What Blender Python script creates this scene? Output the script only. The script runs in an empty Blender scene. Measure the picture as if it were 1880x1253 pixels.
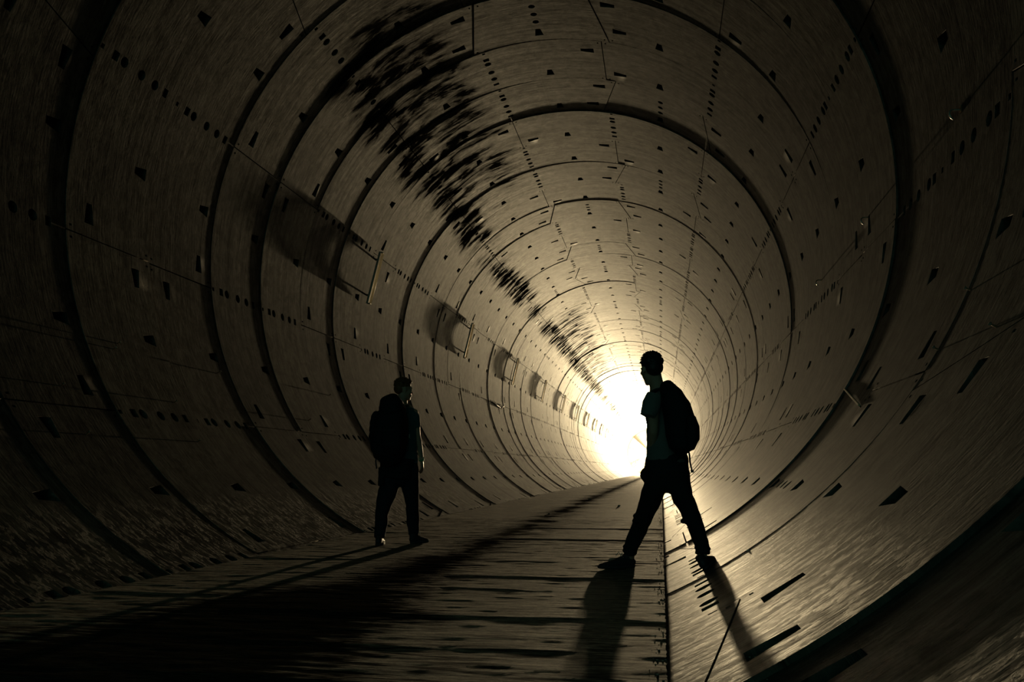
import bpy, bmesh, math, random
import numpy as np
from mathutils import Vector, Matrix, noise
from mathutils.geometry import delaunay_2d_cdt

S = bpy.context.scene
C = S.collection
R = 4.4                      # lining inner radius (m)
AX, AZ = -1.835, 3.929       # tunnel axis (x, z); slab top is z = 0; tunnel runs along +Y
W, Y0 = 1.4877, 7.602        # ring width, y of ring 0
CAMZ = 0.814
rnd = random.Random(7)

# ------------------------------------------------------------------ camera
cam_d = bpy.data.cameras.new('camera'); cam = bpy.data.objects.new('camera', cam_d); C.objects.link(cam)
YAW, PITCH = 0.17598, 0.15363
cam.location = (0, 0, CAMZ); cam.rotation_euler = (math.pi/2 + PITCH, 0, YAW)
cam_d.sensor_width = 36; cam_d.lens = 29.155; cam_d.clip_start = .05; cam_d.clip_end = 500
S.camera = cam
# ------------------------------------------------------------------ world: dim teal fill, added to tint the darks, through the open rear end
wd = bpy.data.worlds.new('world'); S.world = wd; wd.use_nodes = True
wd.node_tree.nodes['Background'].inputs[0].default_value = (.09, .30, .26, 1)
wd.node_tree.nodes['Background'].inputs[1].default_value = 1.0
# ------------------------------------------------------------------ exposure
S.view_settings.view_transform = 'Standard'; S.view_settings.look = 'None'
S.view_settings.gamma = 1; S.view_settings.exposure = 0.0
LAMP = Vector((-1.67, 150.0, 3.15)); LAMP_POWER = 12500.0   # globe centre, emission strength
LAMP_COL = (1.0, .775, .44)

# ------------------------------------------------------------------ helpers
def cam_axes():
    f = Vector((-math.sin(YAW)*math.cos(PITCH), math.cos(YAW)*math.cos(PITCH), math.sin(PITCH)))
    r = Vector((math.cos(YAW), math.sin(YAW), 0)); return r, r.cross(f), f
_r, _u, _f = cam_axes(); FPX = 29.155/36*1880
def at(px, py, Y):
    """world point seen at photo position (px, py), at distance Y down the tunnel"""
    d = _f + _r*((px-940)/FPX) - _u*((py-626.5)/FPX)
    return Vector((0, 0, CAMZ)) + d*(Y/d.y)
def tag(o, label=None, cat=None, group=None, kind=None):
    if label: o['label'] = label
    if cat: o['category'] = cat
    if group: o['group'] = group
    if kind: o['kind'] = kind
    return o
def link(name, me, mat=None, parent=None, smooth=True):
    o = bpy.data.objects.new(name, me); C.objects.link(o)
    if mat and not me.materials: me.materials.append(mat)
    if smooth: me.shade_smooth()
    if parent:
        o.parent = parent; o.matrix_parent_inverse = parent.matrix_world.inverted()
    return o
def bobj(name, bm, mat, parent=None, smooth=False):
    me = bpy.data.meshes.new(name); bm.normal_update(); bm.to_mesh(me); bm.free()
    return link(name, me, mat, parent, smooth)
def empty(name, loc, label, cat, group=None):
    o = bpy.data.objects.new(name, None); C.objects.link(o); o.location = loc
    o.empty_display_size = .1
    tag(o, label, cat, group); bpy.context.view_layer.update(); return o
def copy_tree(o, parent=None):
    c = o.copy(); C.objects.link(c)
    if parent: c.parent = parent
    for ch in list(o.children): copy_tree(ch, c)
    return c
def wall_pt(n, th, inset=0.0):
    a = math.radians(th); r = R - inset
    return Vector((AX + r*math.sin(a), Y0 + n*W, AZ + r*math.cos(a)))

# ------------------------------------------------------------------ materials
def mat(name):
    m = bpy.data.materials.new(name); m.use_nodes = True
    nt = m.node_tree; return m, nt, nt.nodes['Principled BSDF']
class N:
    def __init__(s, nt): s.nt = nt
    def node(s, t, **k):
        n = s.nt.nodes.new(t)
        for a, b in k.items(): setattr(n, a, b)
        return n
    def put(s, sock, v):
        if hasattr(v, 'is_output'): s.nt.links.new(v, sock)
        else: sock.default_value = v
    def m(s, op, a, b=0.0, c=0.0, clamp=False):
        n = s.node('ShaderNodeMath', operation=op, use_clamp=clamp)
        s.put(n.inputs[0], a); s.put(n.inputs[1], b); s.put(n.inputs[2], c); return n.outputs[0]
    def xyz(s, x, y, z=0.0):
        n = s.node('ShaderNodeCombineXYZ'); s.put(n.inputs[0], x); s.put(n.inputs[1], y); s.put(n.inputs[2], z); return n.outputs[0]
    def noise(s, vec, scale, detail=4, rough=.55, dist=0):
        n = s.node('ShaderNodeTexNoise'); s.put(n.inputs['Vector'], vec)
        n.inputs['Scale'].default_value = scale; n.inputs['Detail'].default_value = detail
        n.inputs['Roughness'].default_value = rough; n.inputs['Distortion'].default_value = dist
        return n.outputs[0]
    def step(s, v, a, b, lo=0.0, hi=1.0):
        n = s.node('ShaderNodeMapRange', interpolation_type='SMOOTHSTEP')
        s.put(n.inputs[0], v); n.inputs[1].default_value = a; n.inputs[2].default_value = b
        n.inputs[3].default_value = lo; n.inputs[4].default_value = hi; return n.outputs[0]
    def mix(s, f, a, b):
        n = s.node('ShaderNodeMix', data_type='RGBA'); s.put(n.inputs[0], f)
        s.put(n.inputs[6], a); s.put(n.inputs[7], b); return n.outputs[2]
    def mul(s, a, b):
        n = s.node('ShaderNodeMix', data_type='RGBA', blend_type='MULTIPLY'); n.inputs[0].default_value = 1
        s.put(n.inputs[6], a); s.put(n.inputs[7], b); return n.outputs[2]
    def bump(s, h, strength, dist, nrm=None):
        n = s.node('ShaderNodeBump'); s.put(n.inputs['Height'], h)
        n.inputs['Strength'].default_value = strength; n.inputs['Distance'].default_value = dist
        if nrm: s.put(n.inputs['Normal'], nrm)
        return n.outputs[0]

def lining_material():
    m, nt, b = mat('lining_concrete'); k = N(nt)
    pos = k.node('ShaderNodeNewGeometry').outputs['Position']
    sp = k.node('ShaderNodeSeparateXYZ'); k.put(sp.inputs[0], pos)
    x, y, z = sp.outputs
    th = k.m('ARCTAN2', k.m('SUBTRACT', x, AX), k.m('SUBTRACT', z, AZ))       # 0 at the crown, + to the right
    arc = k.m('MULTIPLY', th, R)
    deg = k.m('MULTIPLY', th, 180/math.pi)
    v = k.m('DIVIDE', k.m('SUBTRACT', y, Y0), W)                              # ring number
    tone = k.node('ShaderNodeAttribute', attribute_name='tone').outputs['Fac']
    streak = k.noise(k.xyz(k.m('MULTIPLY', arc, .22), k.m('MULTIPLY', y, 5.0)), 2.2, 6, .62)
    fine = k.noise(k.xyz(k.m('MULTIPLY', arc, 3.0), k.m('MULTIPLY', y, 26.0)), 1.6, 4, .6)
    blot = k.noise(pos, .8, 5, .6, .4)
    pit = k.noise(pos, 26, 3, .6)
    base = k.mix(k.step(blot, .3, .72), (.056, .049, .041, 1), (.108, .095, .075, 1))
    base = k.mul(base, k.mix(k.step(streak, .28, .72), (.74, .72, .70, 1), (1.1, 1.08, 1.04, 1)))
    base = k.mul(base, k.mix(k.step(fine, .32, .68), (.66, .65, .62, 1), (1.1, 1.1, 1.1, 1)))
    base = k.mul(base, k.mix(k.step(pit, .30, .42), (.45, .43, .40, 1), (1, 1, 1, 1)))
    med = k.noise(pos, 5.5, 7, .68, .5)
    base = k.mul(base, k.mix(k.step(med, .36, .64), (.62, .60, .57, 1), (1.22, 1.2, 1.16, 1)))
    g = k.node('ShaderNodeCombineColor'); t = k.m('MULTIPLY_ADD', tone, .5, .72)
    for i in range(3): k.put(g.inputs[i], t)
    base = k.mul(base, g.outputs[0])
    oi = k.node('ShaderNodeObjectInfo').outputs['Random']; g3 = k.node('ShaderNodeCombineColor')
    for i in range(3): k.put(g3.inputs[i], k.m('MULTIPLY_ADD', oi, .45, .78))
    base = k.mul(base, g3.outputs[0])
    # pale lime runs
    run = k.noise(k.xyz(k.m('MULTIPLY', arc, .5), k.m('MULTIPLY', y, 3.2)), 1.3, 5, .7, .6)
    base = k.mix(k.m('MULTIPLY', k.step(run, .55, .85), .35), base, (.21, .185, .15, 1))
    # black mould: along the longitudinal joint left of the crown, and fanning toward the crown in places
    vec = k.xyz(k.m('MULTIPLY', arc, .62), k.m('MULTIPLY', y, 2.1))
    nz = k.noise(vec, 1.5, 8, .68, .3)
    big = k.noise(k.xyz(k.m('MULTIPLY', arc, .25), k.m('MULTIPLY', y, .33)), 1.0, 2, .5)
    d1 = k.m('ABSOLUTE', k.m('ADD', deg, 43.0))
    c1 = k.step(d1, 1.5, 14.0, 1.0, 0.0)
    d2 = k.m('ABSOLUTE', k.m('ADD', deg, 30.0))
    vb = k.m('MULTIPLY_ADD', big, 3.0, k.m('SUBTRACT', v, 1.5))
    win = k.m('MULTIPLY', k.step(vb, 1.0, 3.4), k.step(vb, 6.5, 12.0, 1.0, 0.0))
    win2 = k.m('MULTIPLY', k.step(v, 17.0, 20.0), k.step(v, 34.0, 42.0, 1.0, 0.0))
    c2 = k.m('MULTIPLY', k.step(d2, 5.0, 19.0, 1.0, 0.0), k.m('MAXIMUM', win, k.m('MULTIPLY', win2, .95)))
    c1 = k.m('MULTIPLY', c1, k.m('MULTIPLY_ADD', k.m('MAXIMUM', k.step(big, .38, .52), k.m('MAXIMUM', win, win2)), .6, .42))
    c1 = k.m('MULTIPLY', c1, k.step(v, 1.5, 3.5))
    cov = k.m('MAXIMUM', c1, k.m('MULTIPLY', c2, .9))
    mould = k.step(k.m('ADD', nz, k.m('MULTIPLY', cov, .42)), .70, .98)
    mould = k.m('MULTIPLY', mould, k.step(cov, .02, .2))
    grime = k.m('MULTIPLY', k.step(k.m('ADD', nz, k.m('MULTIPLY', cov, .36)), .58, .86), k.step(cov, .02, .3))
    base = k.mix(k.m('MULTIPLY', grime, .55), base, (.085, .075, .06, 1))
    base = k.mix(k.m('MULTIPLY', mould, .92), base, (.012, .012, .011, 1))
    # seam the casting form left along the crown
    sl = k.step(k.m('ABSOLUTE', k.m('ADD', deg, 3.4)), .05, .16, 1.0, 0.0)
    base = k.mix(k.m('MULTIPLY', sl, .45), base, (.08, .07, .06, 1))
    # silt tide line low on both sides: rough crust
    adeg = k.m('ABSOLUTE', deg)
    side = k.step(adeg, 138.5, 147.0); side = k.m('MULTIPLY', side, k.step(adeg, 152.0, 160.0, 1.0, .0))
    crust = k.noise(k.xyz(k.m('MULTIPLY', arc, 3.0), k.m('MULTIPLY', y, 8.0)), 2.2, 7, .72, .3)
    crm = k.m('MULTIPLY', k.step(crust, .52, .60), side)
    base = k.mix(k.m('MULTIPLY', crm, .55), base, (.13, .10, .075, 1))
    k.put(b.inputs['Base Color'], base)
    k.put(b.inputs['Roughness'], k.m('MULTIPLY_ADD', streak, -.2, .69))
    shine = k.m('MULTIPLY', k.m('MULTIPLY', k.step(med, .34, .66, .45, 1.1),  k.m('MULTIPLY', k.m('SUBTRACT', 1.0, grime), k.step(fine, .3, .7, .35, 1.0))), k.step(streak, .3, .7, .28, 1.05))
    k.put(b.inputs['Specular IOR Level'], k.m('MULTIPLY', k.m('MULTIPLY', shine, k.m('MULTIPLY_ADD', side, -.72, 1.0)), 1.0))
    n1 = k.bump(streak, .5, .0011)
    n1 = k.bump(med, .5, .0024, n1)
    n2 = k.bump(fine, .55, .0018, n1)
    n3 = k.bump(pit, .35, .0022, n2)
    n4 = k.bump(k.m('MULTIPLY', crm, crust), .7, .0055, n3)
    n5 = k.bump(k.m('MULTIPLY', nz, k.m('MAXIMUM', cov, .0)), .6, .006, n4)
    k.put(b.inputs['Normal'], n5)
    return m
def floor_material():
    m, nt, b = mat('slab_concrete'); k = N(nt)
    pos = k.node('ShaderNodeNewGeometry').outputs['Position']
    sp = k.node('ShaderNodeSeparateXYZ'); k.put(sp.inputs[0], pos); x, y, z = sp.outputs
    grain = k.noise(k.xyz(k.m('MULTIPLY', x, 1.1), k.m('MULTIPLY', y, 9.0)), 2.6, 7, .68, .2)
    pit = k.noise(k.xyz(k.m('MULTIPLY', x, 16.0), k.m('MULTIPLY', y, 60.0)), 1.0, 5, .7)
    blot = k.noise(pos, 1.2, 4, .6)
    base = k.mix(k.step(grain, .35, .68), (.085, .066, .045, 1), (.33, .275, .20, 1))
    base = k.mul(base, k.mix(blot, (.7, .7, .7, 1), (1.2, 1.15, 1.1, 1)))
    base = k.mul(base, k.mix(k.step(pit, .38, .62), (.45, .43, .40, 1), (1.45, 1.4, 1.3, 1)))
    # near-black band along the middle of the slab, wider and darker toward the near end
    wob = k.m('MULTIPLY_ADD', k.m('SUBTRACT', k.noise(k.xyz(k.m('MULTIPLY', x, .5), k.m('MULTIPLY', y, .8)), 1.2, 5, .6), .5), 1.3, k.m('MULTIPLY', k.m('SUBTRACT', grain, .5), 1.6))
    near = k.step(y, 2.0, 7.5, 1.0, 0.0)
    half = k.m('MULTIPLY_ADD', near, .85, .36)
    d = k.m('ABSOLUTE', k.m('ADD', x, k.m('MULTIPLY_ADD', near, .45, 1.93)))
    dark_band = k.step(k.m('SUBTRACT', k.m('ADD', d, wob), half), -.22, .30, 1.0, 0.0)
    dark_band = k.m('MAXIMUM', dark_band, k.m('MULTIPLY', k.step(y, 3.6, 4.4, .75, 0.0), k.step(grain, .42, .58, 1.0, .35)))
    base = k.mix(k.m('MULTIPLY', dark_band, .88), base, (.014, .012, .010, 1))
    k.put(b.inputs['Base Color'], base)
    k.put(b.inputs['Roughness'], .85); k.put(b.inputs['Specular IOR Level'], k.m('MULTIPLY', k.m('SUBTRACT', 1.0, dark_band), k.step(grain, .4, .6, .02, .30)))
    n1 = k.bump(grain, .9, .007); n2 = k.bump(pit, .9, .008, n1)
    k.put(b.inputs['Normal'], n2)
    return m
def simple(name, col, rough=.7, metal=0.0, noise_amt=.25, scale=30, bump=0.0, emis=None, spec=.3, sheen=0.0, trans=0.0):
    m, nt, b = mat(name); k = N(nt)
    tc = k.node('ShaderNodeTexCoord').outputs['Object']
    nz = k.noise(tc, scale, 4, .6)
    c2 = tuple(min(1, c*(1+noise_amt)) for c in col) + (1,); c1 = tuple(c*(1-noise_amt) for c in col) + (1,)
    k.put(b.inputs['Base Color'], k.mix(nz, c1, c2))
    b.inputs['Roughness'].default_value = rough; b.inputs['Metallic'].default_value = metal
    b.inputs['Specular IOR Level'].default_value = spec
    if sheen: b.inputs['Sheen Weight'].default_value = sheen
    if bump: k.put(b.inputs['Normal'], k.bump(nz, .6, bump))
    if trans:                                                        # light passing diffusely through the material
        tl = k.node('ShaderNodeBsdfTranslucent'); tl.inputs[0].default_value = col + (1,)
        mx = k.node('ShaderNodeMixShader'); mx.inputs[0].default_value = trans
        nt.links.new(b.outputs[0], mx.inputs[1]); nt.links.new(tl.outputs[0], mx.inputs[2])
        nt.links.new(mx.outputs[0], nt.nodes['Material Output'].inputs[0])
    if emis:
        b.inputs['Emission Color'].default_value = emis[0] + (1,); b.inputs['Emission Strength'].default_value = emis[1]
    return m
M = dict(
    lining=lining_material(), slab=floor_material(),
    earth=simple('earth', (.05, .045, .04), .95),
    metal=simple('galvanised_metal', (.52, .47, .38), .38, .75, .2, 60),
    rust=simple('rusty_steel', (.22, .11, .05), .6, .5, .4, 50),
    tube=simple('milky_tube', (.80, .74, .60), .3, 0, .05, 20, spec=.5, trans=.55),
    dark=simple('dark_casing', (.05, .05, .05), .5),
    timber=simple('pale_timber', (.50, .38, .22), .7, 0, .3, 40, .001),
    skin=simple('skin', (.46, .27, .18), .5, 0, .08, 20),
    hair_b=simple('brown_hair', (.30, .12, .04), .45, 0, .4, 60, trans=.4),
    hair_k=simple('black_hair', (.02, .016, .013), .5, 0, .4, 60),
    teal=simple('teal_cotton', (.035, .085, .088), .9, 0, .15, 60, .001, sheen=.2),
    grey=simple('grey_cotton', (.14, .135, .12), .9, 0, .12, 60, .001, sheen=.2),
    denim=simple('dark_trousers', (.016, .018, .026), .9, 0, .2, 80, .001),
    cargo=simple('black_trousers', (.018, .018, .018), .9, 0, .2, 80, .001),
    nylon=simple('black_nylon', (.010, .010, .012), .8, 0, .2, 90, .001),
    webbing=simple('webbing', (.02, .02, .02), .7),
    shoe=simple('shoe_upper', (.03, .028, .03), .6, 0, .2, 60, .001),
    sole=simple('pale_rubber', (.42, .36, .30), .7), sole_k=simple('dark_rubber', (.03, .03, .03), .7),
    lace=simple('white_lace', (.65, .62, .55), .8),
    green=simple('green_silicone', (.02, .42, .16), .5), bead=simple('pale_bead', (.75, .68, .55), .4),
    stone=simple('stone', (.25, .21, .16), .9, 0, .3, 20, .003),
    paper=simple('white_scrap', (.75, .72, .64), .8),
    globe=simple('lit_globe', (.9, .9, .9), .5, emis=(LAMP_COL, LAMP_POWER)),
)

# ------------------------------------------------------------------ the lining: precast rings with real gaps, pockets and sockets
POS = [13.2 + 27.6923*(j-1) for j in range(13)]   # angular stations
def wrap(a):
    return (a + 180) % 360 - 180
def ring_mesh(key, seed):
    rr = random.Random(seed)
    joints = [(key + d) % 13 for d in (0, 1, 3, 5, 7, 9, 11)]
    GAP = .008
    verts, faces, tones = [], [], []
    def addv(s, v, rad):
        a = s/R
        verts.append((rad*math.sin(a), v, rad*math.cos(a))); return len(verts)-1
    for i, j in enumerate(joints):
        d = (0, 1, 3, 5, 7, 9, 11)[i]
        cells = 1 if d == 0 else 2
        a0 = POS[j]; a1 = a0 + 27.6923*cells
        # tapered sides at the key segment
        t0 = (2.2, -2.2) if d == 0 else ((-2.0, 2.0) if d == 1 else (0, 0))
        t1 = (-2.0, 2.0) if d == 0 else ((2.2, -2.2) if d == 11 else (0, 0))
        L = lambda v: math.radians(a0 + t0[0] + (t0[1]-t0[0])*v/W)*R + GAP
        Rr = lambda v: math.radians(a1 + t1[0] + (t1[1]-t1[0])*v/W)*R - GAP
        dr = rr.uniform(-.004, .004); tone = rr.random()
        v0, v1 = .005, W-.005
        nS = 26*cells; nV = 6
        outline = [(L(v0)+(Rr(v0)-L(v0))*q/nS, v0) for q in range(nS)]
        outline += [(Rr(v0+(v1-v0)*q/nV), v0+(v1-v0)*q/nV) for q in range(nV)]
        outline += [(Rr(v1)+(L(v1)-Rr(v1))*q/nS, v1) for q in range(nS)]
        outline += [(L(v1+(v0-v1)*q/nV), v1+(v0-v1)*q/nV) for q in range(nV)]
        holes = []
        D = math.pi/180*R
        def quad(cs, cv, pts, depth): holes.append(([(cs+p*D, cv*W+q*W) for p, q in pts], depth))
        def rect(cs, n0, hs, hn, depth): quad(cs, n0, [(-hs, -hn), (hs, -hn), (hs, hn), (-hs, hn)], depth)
        def circ(cs, n0, r, depth):
            holes.append(([(cs+r*math.cos(t*math.pi/8), n0*W+r*math.sin(t*math.pi/8)) for t in range(16)], depth))
        for c in range(cells):                                       # bolt pockets facing the next ring
            mid = math.radians(a0+27.6923*(c+.5))*R
            quad(mid, .81, [(-.55, -.075), (.55, -.075), (.98, .07), (-.98, .07)], .10)
        if cells == 2:
            mid = math.radians(a0+27.6923)*R
            rect(mid, .03, .35, .018, .03)
            rect(mid, .182, .7, .033, .035); rect(mid, .83, .7, .028, .035)
            for q in (.288, .505, .683): circ(mid, q, .062, .07)
        else:
            mid = math.radians(a0+13.85)*R
            for q in (.26, .42, .58): circ(mid, q, .055, .07)
        # pockets beside the longitudinal joints
        def jp(jd, sgn, edge):
            """sgn +1: this segment lies on the + side of the joint"""
            out = []
            if jd == 0: rows = [(.20, -1), (.75, -1)]
            elif jd == 1: rows = [(.20, 1), (.73, 1)]
            elif jd <= 6: rows = [(.25, 1), (.79, -1)]
            else: rows = [(.25, -1), (.79, 1)]
            for n0, sg in rows:
                if sg == sgn:
                    e = edge(n0*W)
                    p0, p1 = (2.0, 5.1)
                    holes.append(([(e+sgn*p0*D, (n0-.052)*W), (e+sgn*p1*D, (n0-.030)*W),
                                   (e+sgn*p1*D, (n0+.030)*W), (e+sgn*p0*D, (n0+.052)*W)][::sgn], .10))
        jp(d, 1, L)
        jp((d+cells) % 13, -1, Rr)
        for e, sg in ((L, 1), (Rr, -1)):
            for n0 in (.05, .955):
                rect(e(n0*W)+sg*.8*D, n0, .16, .014, .02)
        pts = [Vector(p) for p in outline]; fcs = [list(range(len(outline)))]
        for h, _ in holes:
            # densify nothing; store
            fcs.append(list(range(len(pts), len(pts)+len(h)))); pts += [Vector(p) for p in h]
        for q in range(1, nS):
            for w in range(1, nV):
                v = v0+(v1-v0)*w/nV
                pts.append(Vector((L(v)+(Rr(v)-L(v))*q/nS, v)))
        ov, oe, of, _, _, orig = delaunay_2d_cdt(pts, [], fcs, 1, 1e-5)
        base = [addv(p.x, p.y, R+dr) for p in ov]
        edge_count = {}
        for f, og in zip(of, orig):
            if list(og) != [0]: continue
            faces.append(tuple(base[q] for q in reversed(f))); tones.append(tone)
        # sides of the segment
        def rim(poly, depth, close, outer):
            n = len(poly)
            top = [addv(p[0], p[1], R+dr) for p in poly]; bot = [addv(p[0], p[1], R+dr+depth) for p in poly]
            for q in range(n):
                q2 = (q+1) % n
                faces.append((top[q], bot[q], bot[q2], top[q2]) if outer else (top[q2], bot[q2], bot[q], top[q]))
                tones.append(tone)
            if close:
                faces.append(tuple(bot[::-1])); tones.append(tone)
        rim(outline, .09, False, True)
        for h, dep in holes: rim(h, dep, True, False)
    me = bpy.data.meshes.new('wall_ring'); me.from_pydata(verts, [], faces)
    at_ = me.attributes.new('tone', 'FLOAT', 'FACE'); at_.data.foreach_set('value', np.array(tones, dtype=np.float32))
    me.materials.append(M['lining'])
    me.shade_smooth(); me.update(); return me
KEYS = {-9: 3, -8: 8, -7: 7, -6: 12, -5: 6, -4: 1, -3: 6, -2: 4, -1: 11, 0: 5, 1: 12, 2: 6, 3: 0, 4: 7, 5: 1, 6: 6, 7: 7, 8: 1, 9: 6, 10: 0, 11: 7, 12: 6, 13: 0}
far_keys = [1, 6, 7, 0, 12, 7, 1, 6, 0, 7, 11, 6]
# how far each ring stands in (metres) past its nearer neighbour, and on which side (degrees from the crown)
LIPS = {-3: (140, .045), -2: (110, .008), -1: (-135, .022), 0: (-55, .024), 1: (78, .060), 2: (-72, .015), 3: (-10, .028), 4: (-50, .016),
        5: (-80, .030), 6: (22, .045), 7: (-10, .008), 8: (-75, .026), 9: (0, .008), 10: (30, .018), 11: (-80, .022), 13: (0, .036), 14: (60, .018), 15: (-85, .02)}
N0, N1 = -9, 105
meshes = {}
ox = oz = 0.0
RAD = {-4: .004, -3: -.004, -2: .004, -1: .003, 0: .001, 1: .0, 2: -.001, 3: -.005, 4: -.004, 5: -.003, 6: -.006, 7: .0, 8: -.004, 9: .002, 10: -.004}   # ring radius differences (m)
rl = random.Random(3)
for n in range(N0, N1):
    key = KEYS.get(n, far_keys[n % 12])
    if key not in meshes: meshes[key] = ring_mesh(key, 100+key)
    a, mg = LIPS.get(n, (rl.uniform(-180, 180), rl.choice([.004, .008, .014, .02])))
    a = math.radians(a); mg *= .42 if n < 16 else .62
    ox = ox*.85 - mg*math.sin(a)*.85; oz = oz*.85 - mg*math.cos(a)*.85
    o = bpy.data.objects.new('wall_ring', meshes[key]); C.objects.link(o)
    o.location = (AX+ox, Y0+n*W, AZ+oz); o['kind'] = 'structure'
    sc = 1 + RAD.get(n, rl.uniform(-.006, .006))/R; o.scale = (sc, 1, sc)
# earth round the lining
bm = bmesh.new(); NS = 96
for yy in (Y0+N0*W-.3, Y0+N1*W+.3):
    for q in range(NS):
        t = q/NS*2*math.pi; bm.verts.new((AX+(R+.30)*math.sin(t), yy, AZ+(R+.30)*math.cos(t)))
bm.verts.ensure_lookup_table()
for q in range(NS): bm.faces.new([bm.verts[q], bm.verts[(q+1) % NS], bm.verts[NS+(q+1) % NS], bm.verts[NS+q]])
o = bobj('wall_earth', bm, M['earth'], smooth=True); o['kind'] = 'structure'
bm = bmesh.new()  # cross wall added past the lamp so the far end of the tunnel shows white
vs = [bm.verts.new((AX+(R+.30)*math.sin(q/NS*2*math.pi), Y0+N1*W+.1, AZ+(R+.30)*math.cos(q/NS*2*math.pi))) for q in range(NS)]
bm.faces.new(vs); r2 = bmesh.ops.extrude_face_region(bm, geom=bm.faces[:])
bmesh.ops.translate(bm, vec=(0, .3, 0), verts=[v for v in r2['geom'] if isinstance(v, bmesh.types.BMVert)])
o = bobj('wall_end_added', bm, M['lining']); o['kind'] = 'structure'

# ------------------------------------------------------------------ floor slab: rough, brushed crosswise, right edge free
def slab():
    x0, x1 = -3.86, 0.0
    ys = np.concatenate([np.arange(-6, 1.5, .15), np.arange(1.5, 14, .03), np.arange(14, 30, .10), np.arange(30, 163.5, .8)])
    xs = np.linspace(x0, x1, 110)
    rs = np.random.RandomState(5)
    def vn(px, py, sx, sy):                                          # value noise
        g = rs.rand(400, 400); u = (px*sx) % 399; v = (py*sy) % 399
        i, j = u.astype(int), v.astype(int); fu, fv = u-i, v-j; fu = fu*fu*(3-2*fu); fv = fv*fv*(3-2*fv)
        return (g[i, j]*(1-fu)*(1-fv)+g[i+1, j]*fu*(1-fv)+g[i, j+1]*(1-fu)*fv+g[i+1, j+1]*fu*fv)-.5
    X, Y = np.meshgrid(xs, ys); X2, Y2 = X+20, Y+20
    Z = .0014*vn(X2, Y2, 1.3, 9)+.0022*vn(X2, Y2, 4, 19)+.004*vn(X2, Y2, .9, 1.1)+.0018*vn(X2, Y2, 9, 29)
    # old shutter-board steps across the slab, each a few mm proud of the strip before it
    for yc, xa, xb, hgt in ((3.2, -3.9, -.0, .005), (3.87, -2.2, -.4, .004), (4.68, -2.6, 0, .008), (5.75, -1.6, -.9, .006), (6.42, -1.7, 0, .009), (7.5, -1.5, -.9, .005),
                       (9.9, -1.9, 0, .008), (11.75, -2.0, 0, .009), (14.5, -1.8, 0, .006), (18, -1.6, 0, .006), (22, -3.5, 0, .007), (5.2, -3.8, -2.8, .006), (7.4, -3.9, -2.6, .006), (10.6, -3.9, -3.0, .006)):
        yy = Y - (yc + .05*vn(X2, Y2*0+yc, 2.2, 1.0))
        prof = np.clip(yy/.03+.5, 0, 1)*np.exp(-np.clip(yy, 0, 9)/.55)
        mk = np.clip((X-xa)/.12, 0, 1)*np.clip((xb-X)/.12+1e9*(xb == 0), 0, 1)
        Z += .55*hgt*prof*mk
    Z[:, -1] -= .0015*rs.rand(len(ys)); Z[0] = 0
    ny, nx = X.shape
    verts = np.stack([X, Y, Z], -1).reshape(-1, 3)
    # ragged free edge
    idx = np.arange(ny*nx).reshape(ny, nx)
    verts[idx[:, -1], 0] += (rs.rand(ny)-.5)*.008
    q = np.stack([idx[:-1, :-1], idx[:-1, 1:], idx[1:, 1:], idx[1:, :-1]], -1).reshape(-1, 4)
    e = verts[idx[:, -1]].copy(); e[:, 2] = -.30; nb = len(verts)
    l = verts[idx[:, 0]].copy(); l[:, 2] = -.30
    verts = np.concatenate([verts, e, l]); ar = np.arange(ny)
    qe = np.stack([idx[:-1, -1], nb+ar[:-1], nb+ar[1:], idx[1:, -1]], -1)
    ql = np.stack([idx[1:, 0], nb+ny+ar[1:], nb+ny+ar[:-1], idx[:-1, 0]], -1)
    qb = np.stack([nb+ar[:-1], nb+ny+ar[:-1], nb+ny+ar[1:], nb+ar[1:]], -1)
    fs = np.concatenate([q, qe, ql, qb]).tolist()
    fs.append([int(v) for v in idx[0, ::-1]] + [nb+ny, nb]); fs.append([int(v) for v in idx[-1]] + [nb+ny-1, nb+2*ny-1])
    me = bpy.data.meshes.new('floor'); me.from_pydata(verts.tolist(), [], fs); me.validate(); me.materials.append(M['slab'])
    me.shade_smooth(); me.set_sharp_from_angle(angle=math.radians(50))
    o = bpy.data.objects.new('floor', me); C.objects.link(o); o['kind'] = 'structure'
slab()

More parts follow.
